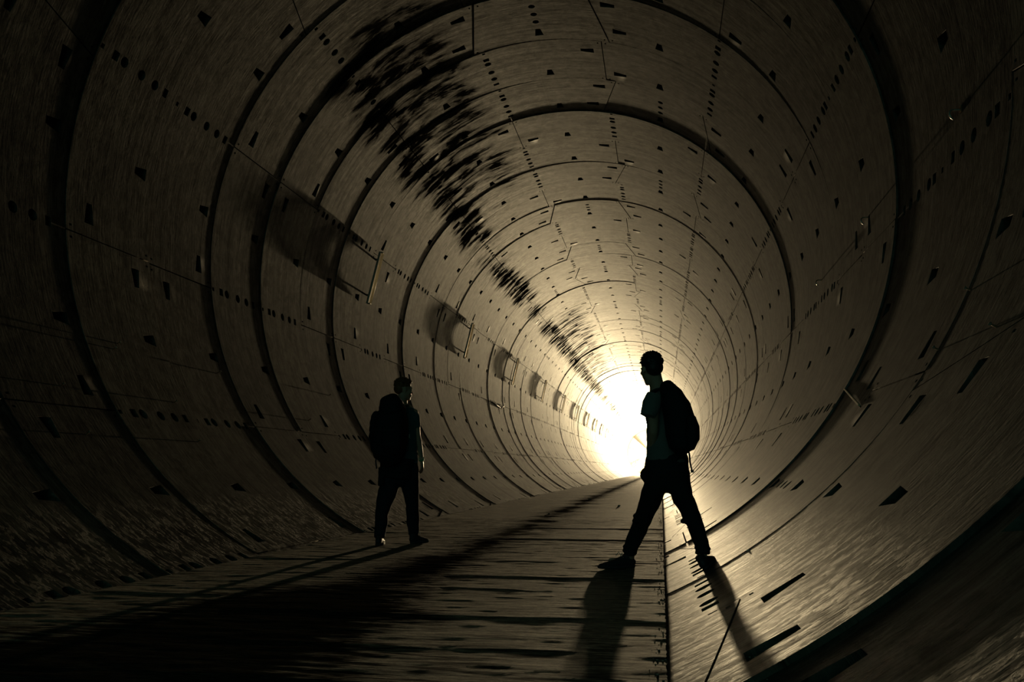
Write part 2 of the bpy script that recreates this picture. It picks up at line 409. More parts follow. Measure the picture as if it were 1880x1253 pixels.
# ------------------------------------------------------------------ modelling helpers for bodies and bags
def ortho(d, hint):
    d = d.normalized(); a = hint - d*hint.dot(d)
    if a.length < 1e-4: a = Vector((0, 1, 0)) - d*d.y
    a.normalize(); return a, d.cross(a)
def loft(bm, secs, hint=Vector((1, 0, 0)), seg=20, round_ends=True, power=2.0):
    """secs: (centre, half width along hint, half width across); one closed tapering tube"""
    P = [Vector(s[0]) for s in secs]; rows = []
    n = len(P)
    def row(c, a, b, A, B):
        vs = []
        for q in range(seg):
            t = 2*math.pi*q/seg; ct, st = math.cos(t), math.sin(t)
            if power != 2.0:
                ct = math.copysign(abs(ct)**(2/power), ct); st = math.copysign(abs(st)**(2/power), st)
            vs.append(bm.verts.new(c + A*(a*ct) + B*(b*st)))
        rows.append(vs)
    for i in range(n):
        d = (P[min(i+1, n-1)]-P[max(i-1, 0)]); A, B = ortho(d, hint)
        a, b = secs[i][1], secs[i][2]; dn = d.normalized()
        if round_ends and i == 0:
            for k_ in (.25, .7): row(P[0]-dn*min(a, b)*math.cos(k_*math.pi/2)*.8, a*math.sin(k_*math.pi/2), b*math.sin(k_*math.pi/2), A, B)
        row(P[i], a, b, A, B)
        if round_ends and i == n-1:
            for k_ in (.7, .25): row(P[i]+dn*min(a, b)*math.cos(k_*math.pi/2)*.8, a*math.sin(k_*math.pi/2), b*math.sin(k_*math.pi/2), A, B)
    for r0, r1 in zip(rows, rows[1:]):
        for q in range(seg): bm.faces.new([r0[q], r0[(q+1) % seg], r1[(q+1) % seg], r1[q]])
    bm.faces.new(rows[0][::-1]); bm.faces.new(rows[-1])
def ball(bm, c, r, rot=None, sub=2):
    mtx = Matrix.Translation(c) @ (rot.to_4x4() if rot else Matrix.Identity(4)) @ Matrix.Diagonal((r[0], r[1], r[2], 1))
    bmesh.ops.create_icosphere(bm, subdivisions=sub+1, radius=1, matrix=mtx)
def box(bm, c, h, rot=None, bev=0.0):
    mtx = Matrix.Translation(c) @ (rot.to_4x4() if rot else Matrix.Identity(4)) @ Matrix.Diagonal((2*h[0], 2*h[1], 2*h[2], 1))
    r = bmesh.ops.create_cube(bm, size=1, matrix=mtx)
    if bev:
        es = list({e for v in r['verts'] for e in v.link_edges})
        bmesh.ops.bevel(bm, geom=es, offset=bev, segments=2, affect='EDGES', profile=.5)
def cyl(bm, a, b, r, seg=14, r2=None):
    a, b = Vector(a), Vector(b); d = b-a
    mtx = Matrix.Translation((a+b)/2) @ d.to_track_quat('Z', 'Y').to_matrix().to_4x4()
    bmesh.ops.create_cone(bm, cap_ends=True, segments=seg, radius1=r, radius2=r if r2 is None else r2, depth=d.length, matrix=mtx)
def fuse(name, bm, material, parent, voxel=.007, smooth=6, wrinkle=0.0, wscale=9.0, seed=0.0):
    """melt overlapping volumes into one continuous skin"""
    bmesh.ops.recalc_face_normals(bm, faces=bm.faces[:])
    me = bpy.data.meshes.new(name); bm.to_mesh(me); bm.free()
    t = bpy.data.objects.new('tmp', me); C.objects.link(t)
    m = t.modifiers.new('r', 'REMESH'); m.mode = 'VOXEL'; m.voxel_size = voxel
    s = t.modifiers.new('s', 'SMOOTH'); s.iterations = smooth; s.factor = .5
    dg = bpy.context.evaluated_depsgraph_get(); ev = t.evaluated_get(dg)
    out = bpy.data.meshes.new_from_object(ev); out.name = name
    bpy.data.objects.remove(t); bpy.data.meshes.remove(me)
    if wrinkle:
        for v in out.vertices:
            p = v.co; w = noise.noise(Vector((p.x*wscale+seed, p.y*wscale, p.z*wscale*2.2))) + .5*noise.noise(Vector((p.x*wscale*2.3, p.y*wscale*2.3+seed, p.z*wscale*4)))
            v.co = p + v.normal*(w*wrinkle)
    out.materials.clear()
    return link(name, out, material, parent, True)
def frame(facing, up=Vector((0, 0, 1))):
    f = facing.normalized(); r = f.cross(up).normalized(); u = r.cross(f)
    return Matrix((r, f, u)).transposed()          # columns: right, forward, up

def head(bm, c, s, facing):
    """c: centre between the ears; s: scale (1 = 0.235 m tall head)"""
    F = frame(facing)
    def B(x, y, z, rx, ry, rz): ball(bm, c + F @ (Vector((x, y, z))*s), (rx*s, ry*s, rz*s), F)
    B(0, -.012, .035, .074, .094, .086)      # skull
    B(0, .030, -.020, .060, .064, .080)      # face
    B(0, .045, -.082, .036, .042, .030)      # jaw and chin
    B(0, .070, -.098, .020, .016, .016)
    B(0, .082, .028, .050, .014, .016)       # brow
    B(.033, .070, -.012, .024, .020, .022); B(-.033, .070, -.012, .024, .020, .022)   # cheeks
    loft(bm, [(c+F@(Vector((0, .088, .016))*s), .008*s, .010*s), (c+F@(Vector((0, .103, -.014))*s), .011*s, .012*s), (c+F@(Vector((0, .103, -.026))*s), .015*s, .011*s)], F@Vector((1, 0, 0)), 10)
    B(0, .088, -.052, .024, .010, .006); B(0, .086, -.063, .021, .010, .007)           # lips
    for sx in (-1, 1):
        B(sx*.076, -.008, -.004, .009, .020, .031)                                      # ears
        B(sx*.030, .079, .010, .012, .011, .009)                                        # eyeballs under the lids
def hand(bm, wrist, palm_dir, side, curl, s=1.0):
    """palm_dir: wrist to knuckles; side: direction of the thumb; curl: direction the fingers bend toward"""
    p = palm_dir.normalized(); t = (side - p*side.dot(p)).normalized(); c = (curl - p*curl.dot(p)); c = (c - t*c.dot(t)).normalized()
    loft(bm, [(wrist, .027*s, .019*s), (wrist+p*.035*s, .034*s, .017*s), (wrist+p*.085*s, .041*s, .014*s)], t, 14)
    for i, (off, ln) in enumerate(((.031, .070), (.0105, .079), (-.0105, .073), (-.031, .058))):
        a = wrist + p*.088*s + t*off*s
        bend = .5 + .12*i
        q = a; d = p
        pts = [(q, .0092*s, .0092*s)]
        for kk, fr in enumerate((.45, .32, .23)):
            ang = bend*(.5+.35*kk)
            d = (p*math.cos(ang) + c*math.sin(ang)); q = q + d*ln*fr*s
            pts.append((q, (.0088-.0008*kk)*s, (.0088-.0008*kk)*s))
        loft(bm, pts, t, 10)
    a = wrist + p*.028*s + t*.026*s
    loft(bm, [(a, .014*s, .013*s), (a+(t*.7+p*.7+c*.15)*.032*s, .011*s, .011*s), (a+(t*.45+p*.95+c*.3)*.062*s, .0095*s, .0095*s)], c, 10)
def shoe(name, parent, heel, toe, up, mats, ln_scale=1.0):
    """heel, toe: points on the ground under the ends of the shoe"""
    d = (toe-heel); L = d.length; d = d.normalized(); side = d.cross(up).normalized(); up = side.cross(d).normalized()
    P = lambda t, h: heel + d*(t*L) + up*h
    bm = bmesh.new()
    loft(bm, [(P(.06, .045), .033, .030), (P(.2, .055), .037, .048), (P(.38, .052), .036, .046), (P(.55, .042), .041, .034), (P(.75, .034), .045, .025), (P(.92, .028), .036, .018)], side, 20)
    loft(bm, [(P(.17, .04), .035, .045), (P(.18, .085), .036, .050), (P(.17, .115), .038, .050)], side, 18, False)   # collar
    o = fuse(name, bm, mats[0], parent, .006, 4)
    bm = bmesh.new(); rows = []
    for h, k in ((0.0, .95), (.012, 1.0), (.026, .97)):
        vs = []
        for q in range(36):
            t = q/36*2*math.pi; lx = .5-.5*math.cos(t)
            w = (.030+.020*math.sin(min(1, lx*1.35)*math.pi*.62)) * abs(math.sin(t))**.55
            vs.append(bm.verts.new(heel + d*((.02+(lx-.5)*k+.5-.02)*L) + side*(math.copysign(w*k, math.sin(t))) + up*(h+.012*max(0, lx-.75)*4*.6)))
        rows.append(vs)
    for r0, r1 in zip(rows, rows[1:]):
        for q in range(36): bm.faces.new([r0[q], r0[(q+1) % 36], r1[(q+1) % 36], r1[q]])
    bm.faces.new(rows[0][::-1]); bm.faces.new(rows[-1])
    bmesh.ops.recalc_face_normals(bm, faces=bm.faces[:])
    bobj('sole', bm, mats[1], o, True)
    bm = bmesh.new()
    for i in range(5):
        t = .36+.075*i; h = .098-.0135*i
        a = P(t, h-.012)-side*.022; b = P(t+.02, h-.012)+side*.022; m_ = P(t+.01, h)
        cyl(bm, a, m_, .003, 6); cyl(bm, m_, b, .003, 6)
    for sg in (-1, 1):
        cyl(bm, P(.34, .10), P(.40, .128)+side*sg*.03, .0028, 6); cyl(bm, P(.40, .128)+side*sg*.03, P(.46, .10)+side*sg*.034, .0028, 6)
    tag(bobj('laces', bm, mats[2], o, True), 'tied laces')
    return o
def strap(bm, pts, wdt, thk, hint):
    loft(bm, [(p, wdt, thk) for p in pts], hint, 12, True, 4.0)
def smooth_path(pts, n=6):
    out = []; P = [pts[0]] + list(pts) + [pts[-1]]
    for i in range(1, len(P)-2):
        for k in range(n):
            t = k/n; a, b, c, d = P[i-1], P[i], P[i+1], P[i+2]
            out.append(.5*((2*b)+(c-a)*t+(2*a-5*b+4*c-d)*t*t+(-a+3*b-3*c+d)*t*t*t))
    out.append(P[-2]); return out

X_ = Vector((1, 0, 0)); Y_ = Vector((0, 1, 0)); Z_ = Vector((0, 0, 1))
def secs_px(rows, scale=1.0):
    """rows: (x-left px, x-right px, y px, distance, depth half width)"""
    out = []
    for xl, xr, py, Y, b in rows:
        a = at(xl, py, Y); c = at(xr, py, Y)
        out.append(((a+c)/2, (c-a).length/2, b))
    return out

# ------------------------------------------------------------------ the striding man, nearer, facing away to the left
def striding_man():
    root = empty('person', Vector((0, 6.8, 0)), 'striding man in a t-shirt in front of the tunnel light, head turned aside, backpack on', 'person')
    A = at
    legL = [(1183, 1226, 888, 6.80, .105), (1175, 1215, 915, 6.88, .098), (1167, 1201, 945, 6.98, .080), (1162, 1193, 962, 7.04, .072), (1152, 1182, 985, 7.10, .066), (1145, 1171, 1005, 7.15, .060)]
    legR = [(1226, 1269, 888, 6.84, .105), (1235, 1273, 915, 6.76, .096), (1252, 1285, 945, 6.64, .080), (1260, 1291, 962, 6.58, .070), (1269, 1298, 985, 6.50, .064), (1277, 1303, 1005, 6.44, .060)]
    hips = [(1188, 1264, 836, 6.80, .120), (1182, 1266, 862, 6.80, .128), (1181, 1268, 884, 6.82, .115)]
    torso = [(1192, 1244, 716, 6.76, .075), (1187, 1256, 735, 6.78, .115), (1186, 1260, 765, 6.80, .130), (1187, 1260, 800, 6.80, .122), (1187, 1261, 830, 6.80, .122), (1186, 1263, 850, 6.80, .124)]
    shrink = lambda rows, k: [(xl+k, xr-k, y, Y, b-k*.0045) for xl, xr, y, Y, b in rows]
    # body
    bm = bmesh.new()
    loft(bm, secs_px(shrink(torso, 3)), X_); loft(bm, secs_px(shrink(hips, 3)), X_)
    aL, aR = A(1157, 1022, 7.19), A(1289, 1022, 6.43)
    loft(bm, secs_px(shrink(legL, 4)) + [(aL, .036, .04)], X_); loft(bm, secs_px(shrink(legR, 4)) + [(aR, .036, .04)], X_)
    loft(bm, [(aL, .034, .04), (A(1145, 1032, 7.17), .036, .026), (A(1120, 1034, 7.13), .038, .02)], Z_); loft(bm, [(aR, .034, .04), (A(1291, 1030, 6.46), .036, .03), (A(1298, 1029, 6.56), .036, .024)], X_)
    hc = A(1195, 680, 6.72); face = Vector((-.50, .86, -.10))
    head(bm, hc, 1.0, face)
    loft(bm, [(A(1209, 722, 6.76), .075, .07), (A(1206, 710, 6.75), .058, .058), (A(1203, 694, 6.73), .054, .056), (A(1200, 682, 6.72), .054, .058)], X_)
    # arms: the near one bent forward, hand at the front pocket
    sL = A(1200, 731, 6.62); eL = A(1200, 792, 6.66); wL = A(1194, 852, 6.90)
    loft(bm, [(sL, .052, .055), (A(1199, 760, 6.62), .046, .048), (eL, .038, .04), (A(1197, 822, 6.78), .036, .038), (wL, .024, .027)], X_)
    hand(bm, wL, A(1187, 872, 6.98)-wL, Vector((-.2, .9, .2)), Vector((.9, .2, 0)))
    sR = A(1240, 731, 6.93); eR = A(1250, 792, 6.98); wR = A(1240, 852, 7.02)
    loft(bm, [(sR, .052, .055), (A(1246, 762, 6.96), .046, .048), (eR, .038, .04), (A(1246, 822, 7.02), .035, .037), (wR, .024, .027)], X_)
    hand(bm, wR, A(1232, 880, 7.03)-wR, Vector((-.8, .4, 0)), Vector((-.6, -.4, 0)))
    fuse('body', bm, M['skin'], root, .006, 4)
    # hair: a full short crop
    F = frame(face); bm = bmesh.new()
    def HB(x, y, z, rx, ry, rz): ball(bm, hc + F @ (Vector((x, y, z))*1.0), (rx*1.0, ry*1.0, rz*1.0), F)
    HB(0, -.022, .058, .083, .100, .082); HB(0, -.058, .012, .074, .062, .070); HB(0, .028, .090, .060, .048, .034); HB(.0, -.02, .118, .05, .06, .020)
    rr = random.Random(4)
    for i in range(260):
        u = rr.uniform(0, 2*math.pi); w = rr.uniform(-.15, 1); q = math.sqrt(max(0, 1-w*w))
        dv = Vector((q*math.cos(u), q*math.sin(u), w))
        if dv.y > .35 and dv.z < .70: continue
        b0 = Vector((dv.x*.080, -.022+dv.y*.098, .056+dv.z*.082)); dirn = (dv*.4+Vector((0, .5, .15))).normalized()
        c0 = hc + F@(b0*1.0); c1 = hc + F@((b0+dirn*.022+dv*.006)*1.0)
        loft(bm, [(c0, .006, .006), ((c0+c1)/2, .005, .005), (c1, .0015, .0015)], Z_, 6)
    fuse('hair', bm, M['hair_k'], root, .0042, 1)
    # shirt
    bm = bmesh.new(); loft(bm, secs_px(torso), X_, 28, False)
    loft(bm, [(A(1215, 722, 6.76), .098, .085), (A(1208, 712, 6.75), .070, .066)], X_, 20, False)
    loft(bm, [(A(1203, 727, 6.62), .068, .068), (A(1196, 742, 6.60), .072, .072), (A(1189, 765, 6.58), .063, .075)], X_, 20, False)
    loft(bm, [(A(1236, 727, 6.92), .068, .068), (A(1243, 742, 6.95), .068, .068), (A(1246, 768, 6.98), .063, .07)], X_, 20, False)
    fuse('shirt', bm, M['grey'], root, .008, 4, .006, 7, 1.0)
    # trousers
    bm = bmesh.new(); loft(bm, secs_px(hips), X_, 28)
    def cuff(rows):
        s = secs_px(rows); return s
    loft(bm, cuff([(1190, 1222, 866, 6.78, .10)] + legL + [(1142, 1170, 1016, 7.17, .064)]), X_, 24, False)
    loft(bm, cuff([(1226, 1266, 866, 6.82, .10)] + legR + [(1276, 1305, 1018, 6.43, .064)]), X_, 24, False)
    ball(bm, A(1187, 873, 6.86), (.055, .06, .062))                       # pocket bulging over the hand
    ball(bm, A(1171, 948, 6.98), (.040, .05, .022)); ball(bm, A(1168, 957, 7.0), (.030, .05, .016)); ball(bm, A(1150, 1004, 7.13), (.034, .045, .016))
    ball(bm, A(1256, 958, 6.6), (.028, .05, .02)); ball(bm, A(1282, 1006, 6.43), (.034, .05, .014)); ball(bm, A(1298, 1008, 6.43), (.034, .05, .012))
    fuse('trousers', bm, M['cargo'], root, .008, 4, .007, 6, 3.0)
    # shoes
    gL = lambda px, Y: Vector((at(px, 1035, Y).x, Y, .002))
    shoe('shoe', root, gL(1166, 7.22), gL(1098, 7.02), Z_, (M['shoe'], M['sole_k'], M['lace']))
    def gR(x, y):
        z = AZ - math.sqrt(R*R-(x-AX)**2); return Vector((x, y, z+.004))
    h = gR(.30, 6.36); t = gR(.37, 6.61); nrm = Vector((AX-.36, 0, AZ-h.z)).normalized()
    shoe('shoe', root, h, t, nrm, (M['shoe'], M['sole_k'], M['lace']))
    return root
striding_man()
def dark_pack():
    root = empty('backpack', at(1262, 822, 6.6), 'black domed backpack on the back of the striding man', 'backpack')
    A = at; bm = bmesh.new()
    h = Vector((.85, -.35, 0))
    loft(bm, secs_px([(1210, 1238, 714, 6.60, .10), (1212, 1256, 732, 6.56, .14), (1216, 1269, 752, 6.54, .155), (1219, 1279, 778, 6.52, .165), (1222, 1282, 800, 6.52, .16), (1226, 1276, 816, 6.52, .14)]), X_, 26, True, 2.6)
    fuse('main_bag', bm, M['nylon'], root, .008, 5, .005, 6, 5)
    bm = bmesh.new()
    loft(bm, secs_px([(1256, 1279, 772, 6.44, .10), (1256, 1284.5, 786, 6.43, .115), (1257, 1284.5, 806, 6.43, .11), (1258, 1277, 819, 6.44, .09)]), X_, 22, True, 2.6)
    fuse('front_pocket', bm, M['nylon'], root, .008, 4, .003, 7, 9)
    bm = bmesh.new(); pts = smooth_path([A(1214, 716, 6.60), A(1222, 706, 6.60), A(1232, 705.5, 6.60), A(1238, 716, 6.60)])
    strap(bm, pts, .011, .004, Y_); bobj('carry_loop', bm, M['webbing'], root, True)
    for pth in ([A(1222, 714, 6.66), A(1206, 716, 6.66), A(1192, 728, 6.70), A(1189, 750, 6.84), A(1192, 780, 6.92), A(1206, 815, 6.86), A(1226, 818, 6.72)],
                [A(1230, 714, 6.74), A(1232, 718, 6.86), A(1236, 730, 7.02), A(1234, 760, 7.05), A(1240, 790, 7.04), A(1248, 812, 6.90), A(1250, 816, 6.76)]):
        bm = bmesh.new(); strap(bm, smooth_path(pth), .026, .008, Vector((.6, .6, 0))); bobj('shoulder_strap', bm, M['webbing'], root, True)
    bm = bmesh.new(); strap(bm, smooth_path([A(1258, 818, 6.62), A(1265, 832, 6.62), A(1267, 850, 6.64), A(1271, 866, 6.64)]), .009, .002, Vector((.7, .7, 0)))
    bobj('loose_strap', bm, M['webbing'], root, True)
    bm = bmesh.new(); box(bm, A(1271, 866, 6.64), (.012, .004, .009), None, .002); bobj('strap_end', bm, M['dark'], root)
dark_pack()

# ------------------------------------------------------------------ the standing man, farther off by the side wall, seen from behind
def standing_man():
    root = empty('person', Vector((-2.86, 9.0, 0)), 'standing man in a dark teal t-shirt with tousled brown hair, seen from behind', 'person')
    A = at
    legL = [(699, 733, 888, 8.95, .10), (694, 728, 905, 8.92, .095), (691, 719, 925, 8.90, .082), (689.5, 712, 945, 8.86, .070), (688.5, 711, 965, 8.83, .064), (687.5, 706.5, 982, 8.80, .058)]
    legR = [(735, 769, 888, 9.0, .10), (741, 769, 905, 9.02, .092), (745, 768.5, 925, 9.04, .080), (746.5, 769, 945, 9.06, .070), (747, 769.5, 962, 9.08, .064), (750, 768.5, 978, 9.08, .058)]
    hips = [(702, 766, 845, 8.98, .11), (700, 768, 862, 8.98, .125), (699, 769, 880, 8.98, .118)]
    torso = [(712, 760, 748, 9.0, .07), (707, 764, 758, 9.0, .105), (706, 764, 780, 8.98, .12), (705, 764, 810, 8.98, .112), (703, 766, 835, 8.98, .112), (701, 767, 852, 8.98, .118)]
    shrink = lambda rows, k: [(xl+k, xr-k, y, Y, b-k*.0055) for xl, xr, y, Y, b in rows]
    bm = bmesh.new()
    loft(bm, secs_px(shrink(torso, 2)), X_); loft(bm, secs_px(shrink(hips, 2)), X_)
    aL, aR = A(696.5, 990, 8.80), A(757, 986, 9.09)
    loft(bm, secs_px(shrink(legL, 2.5)) + [(aL, .036, .04)], X_); loft(bm, secs_px(shrink(legR, 2.5)) + [(aR, .036, .04)], X_)
    loft(bm, [(aL, .034, .04), (A(698, 997, 8.86), .036, .026), (A(700, 995, 8.96), .036, .02)], X_); loft(bm, [(aR, .034, .04), (A(765, 993, 9.12), .036, .026), (A(777, 995, 9.15), .036, .02)], Z_)
    hc = A(741, 717, 9.0); face = Vector((.80, .58, -.05))
    head(bm, hc, 1.0, face)
    loft(bm, [(A(738, 752, 9.0), .085, .07), (A(738, 744, 9.0), .060, .06), (A(739, 733, 9.0), .056, .058), (A(740, 724, 9.0), .052, .058)], X_)
    sR = A(759, 758, 9.02); eR = A(765, 800, 9.03); wR = A(774, 846, 9.10)
    loft(bm, [(sR, .055, .055), (A(763, 778, 9.02), .049, .05), (eR, .041, .043), (A(768, 812, 9.05), .040, .042), (A(772, 832, 9.08), .030, .034), (wR, .022, .028)], X_)
    hand(bm, wR, A(776, 868, 9.12)-wR, Vector((.1, .95, -.1)), Vector((-.95, .2, 0)), .92)
    sL = A(710, 758, 8.96); eL = A(704, 802, 9.02); wL = A(712, 846, 9.2)
    loft(bm, [(sL, .055, .055), (A(706, 780, 8.98), .048, .05), (eL, .040, .042), (A(708, 825, 9.12), .034, .036), (wL, .023, .028)], X_)
    hand(bm, wL, A(716, 868, 9.22)-wL, Vector((.5, .6, 0)), Vector((.8, -.4, 0)), .92)
    fuse('body', bm, M['skin'], root, .0055, 3)
    # hair
    F = frame(face); bm = bmesh.new()
    def HB(x, y, z, rx, ry, rz): ball(bm, hc + F @ Vector((x, y, z)), (rx, ry, rz), F)
    HB(0, -.018, .062, .082, .096, .074); HB(0, -.056, .015, .070, .058, .066); HB(0, .045, .100, .060, .045, .030)
    rr = random.Random(9)
    for i in range(420):
        u = rr.uniform(0, 2*math.pi); w = rr.uniform(-.25, 1); q = math.sqrt(max(0, 1-w*w))
        dv = Vector((q*math.cos(u), q*math.sin(u), w))
        if dv.y > .4 and dv.z < .5: continue
        b0 = Vector((dv.x*.078, -.016+dv.y*.094, .060+dv.z*.074))
        dirn = (dv*.7+Vector((rr.uniform(-.6, .6), rr.uniform(-.1, .9), rr.uniform(-.2, .6)))).normalized(); ln = rr.uniform(.018, .038)*(1.0 if w > .2 else .5)
        c0 = hc + F@b0; c1 = hc + F@(b0+dirn*ln*.5); c2 = hc + F@(b0+dirn*ln*.8+Vector((rr.uniform(-.01, .01), rr.uniform(-.006, .012), -.004)))
        loft(bm, [(c0, .006, .006), (c1, .0048, .0048), (c2, .0016, .0016)], Z_, 6)
    bmesh.ops.recalc_face_normals(bm, faces=bm.faces[:])
    bobj('hair', bm, M['hair_b'], root, True)
    # shirt
    bm = bmesh.new(); loft(bm, secs_px(torso), X_, 28, False)
    loft(bm, [(A(738, 752, 9.0), .115, .085), (A(738, 745, 9.0), .074, .066)], X_, 20, False)
    loft(bm, [(A(755, 757, 9.02), .064, .068), (A(760, 766, 9.02), .068, .070), (A(763.5, 787, 9.02), .054, .068)], X_, 20, False)
    loft(bm, [(A(714, 757, 8.97), .064, .068), (A(709, 766, 8.97), .066, .070), (A(706, 787, 8.99), .058, .068)], X_, 20, False)
    fuse('shirt', bm, M['teal'], root, .008, 4, .006, 7, 1.5)
    bm = bmesh.new(); loft(bm, secs_px(hips), X_, 28)
    loft(bm, secs_px([(702, 732, 868, 8.96, .10)] + legL + [(687, 706.5, 987, 8.79, .060)]), X_, 24, False)
    loft(bm, secs_px([(736, 768, 868, 9.0, .10)] + legR + [(750, 768, 982, 9.09, .060)]), X_, 24, False)
    fuse('trousers', bm, M['denim'], root, .008, 4, .006, 6, 7.0)
    # loose over-layer hanging at the hips, longer on one side
    bm = bmesh.new(); loft(bm, secs_px([(699, 764, 843, 8.96, .125), (697.5, 762, 862, 8.95, .135), (696, 758, 880, 8.94, .13)]), X_, 28, False)
    loft(bm, secs_px([(697, 712, 860, 8.93, .11), (696, 713, 880, 8.92, .105), (695.5, 711, 893, 8.92, .095)]), X_, 18, False)
    fuse('hip_layer', bm, M['nylon'], root, .008, 3, .006, 8, 2)
    shoe('shoe', root, Vector((at(694, 1000, 8.72).x, 8.72, .002)), Vector((at(701, 1000, 8.98).x, 8.98, .002)), Z_, (M['shoe'], M['sole_k'], M['lace']))
    shoe('shoe', root, Vector((at(753, 998, 9.03).x, 9.03, .002)), Vector((at(786, 998, 9.22).x, 9.22, .002)), Z_, (M['shoe'], M['sole_k'], M['lace']))
    d = (wR-A(772, 832, 9.08)).normalized(); ax1, ax2 = ortho(d, X_)
    bm = bmesh.new(); rows = []
    for off in (-.006, .006):
        for rad in (.0, .004):
            c = wR-d*.004+d*off; rows.append([bm.verts.new(c+ax1*((.026+rad)*math.cos(t*math.pi/12))+ax2*((.032+rad)*math.sin(t*math.pi/12))) for t in range(24)])
    for a, b in ((0, 1), (1, 3), (3, 2), (2, 0)):
        for q in range(24): bm.faces.new([rows[a][q], rows[a][(q+1) % 24], rows[b][(q+1) % 24], rows[b][q]])
    bmesh.ops.recalc_face_normals(bm, faces=bm.faces[:])
    tag(bobj('wristband', bm, M['green'], root, True), 'bright green wristband')
    bm = bmesh.new()
    for k_ in range(2):
        c = wR-d*(.018+.014*k_)
        for t in range(18): ball(bm, c+ax1*((.031+.001*k_)*math.cos(t*math.pi/9))+ax2*((.037)*math.sin(t*math.pi/9)), (.0052,)*3, None, 0)
    tag(bobj('bracelet', bm, M['bead'], root, True), 'pale beaded bracelet')
standing_man()
def hiking_pack():
    root = empty('backpack', at(705, 842, 8.8), 'bulky black hiking backpack on the back of the standing man', 'backpack')
    A = at; bm = bmesh.new()
    loft(bm, secs_px([(700, 738, 744, 8.84, .09), (698, 744, 754, 8.80, .13), (693, 746, 768, 8.76, .15), (688, 746, 785, 8.74, .16), (685, 745, 810, 8.74, .16), (690, 742, 832, 8.75, .15), (697, 738, 840, 8.77, .12)]), X_, 26, True, 3.0)
    fuse('main_bag', bm, M['nylon'], root, .008, 4, .008, 7, 4)
    bm = bmesh.new()
    loft(bm, secs_px([(699, 736, 741, 8.78, .13), (698, 742, 748, 8.76, .15), (699, 744, 756, 8.75, .155)]), X_, 24, True, 3.0)
    fuse('lid', bm, M['nylon'], root, .008, 3, .004, 8, 4)
    bm = bmesh.new()
    loft(bm, secs_px([(684, 700, 762, 8.74, .07), (680, 702, 778, 8.73, .085), (679, 702, 800, 8.73, .09), (682, 702, 822, 8.74, .085), (688, 704, 838, 8.75, .06)]), X_, 20, True, 2.6)
    fuse('side_pocket', bm, M['nylon'], root, .008, 3, .008, 10, 8)
    bm = bmesh.new()
    loft(bm, secs_px([(702, 736, 782, 8.60, .04), (700, 738, 796, 8.58, .055), (700, 738, 818, 8.58, .055), (704, 734, 830, 8.61, .04)]), X_, 20, True, 3.0)
    fuse('front_pocket', bm, M['nylon'], root, .008, 3, .004, 9, 6)
    bm = bmesh.new(); strap(bm, smooth_path([A(716, 744, 8.82), A(720, 738.5, 8.82), A(726, 738.5, 8.82), A(730, 744, 8.82)]), .010, .004, Y_); bobj('carry_loop', bm, M['webbing'], root, True)
    for pth in ([A(728, 748, 8.86), A(742, 745, 8.92), A(752, 749, 9.02), A(756, 762, 9.13), A(755, 785, 9.15), A(758, 806, 9.06), A(744, 828, 8.88)],
                [A(718, 748, 8.86), A(716, 745, 8.94), A(716, 750, 9.06), A(713, 766, 9.15), A(708, 790, 9.14), A(704, 812, 9.02), A(704, 828, 8.9)]):
        bm = bmesh.new(); strap(bm, smooth_path(pth), .026, .008, Vector((.9, .3, 0))); bobj('shoulder_strap', bm, M['webbing'], root, True)
    bm = bmesh.new(); box(bm, A(751.5, 801, 8.90), (.006, .006, .022), None, .002); tag(bobj('buckle', bm, M['metal'], root), 'small pale metal buckle')
    bm = bmesh.new(); strap(bm, smooth_path([A(691, 838, 8.74), A(690, 848, 8.74), A(691.5, 861, 8.74)]), .008, .003, X_); bobj('hanging_strap', bm, M['webbing'], root, True)
    for s in ((688, 740, 790), (688, 740, 815)):
        bm = bmesh.new(); strap(bm, [A(s[0], s[2], 8.60), A(710, s[2]+1, 8.515), A(s[1]-8, s[2], 8.55)], .008, .003, Z_); bobj('compression_strap', bm, M['webbing'], root, True)
hiking_pack()

# ------------------------------------------------------------------ fittings on the lining
def tangent_frame(th):
    a = math.radians(th); inward = Vector((-math.sin(a), 0, -math.cos(a))); tang = Vector((math.cos(a), 0, -math.sin(a)))
    return Matrix((tang, Y_, inward)).transposed()       # x: round the ring, y: down the tunnel, z: inward
ORD = ['first', 'second', 'third', 'fourth', 'fifth', 'sixth', 'seventh', 'eighth', 'ninth', 'tenth', 'eleventh']
def tube_light():
    root = empty('tube_light', (0, 0, 0), 'unlit tube light mounted crosswise on the lining', 'light', 'unlit tube lights down one side')
    bm = bmesh.new(); box(bm, (0, 0, .052), (.57, .046, .024), None, .004)
    bobj('housing', bm, M['metal'], root)
    bm = bmesh.new(); cyl(bm, (-.555, .012, .108), (.555, .012, .108), .026, 16); bobj('tube', bm, M['tube'], root, True)
    for s in (-1, 1):
        bm = bmesh.new(); box(bm, (s*.572, 0, .078), (.014, .044, .046), None, .006); bobj('end_cap', bm, M['metal'], root)
        bm = bmesh.new(); box(bm, (s*.40, 0, .000), (.020, .022, .042)); bobj('bracket', bm, M['rust'], root)
    return root
proto = tube_light()
for i, n in enumerate([6.15, 12.2, 18.05, 24.0, 30.1, 36.1, 42.1, 48.1, 54.1, 60.1, 66.1]):
    o = proto if i == 0 else copy_tree(proto)
    th = -76.7; o.matrix_world = Matrix.Translation(wall_pt(n, th, .055)) @ tangent_frame(th).to_4x4()
    o['label'] = 'unlit tube light on the tunnel side, %s one counted inward from the camera end' % ORD[i] if i < 10 else 'unlit tube light on the tunnel side, the deepest, closest to the glare'
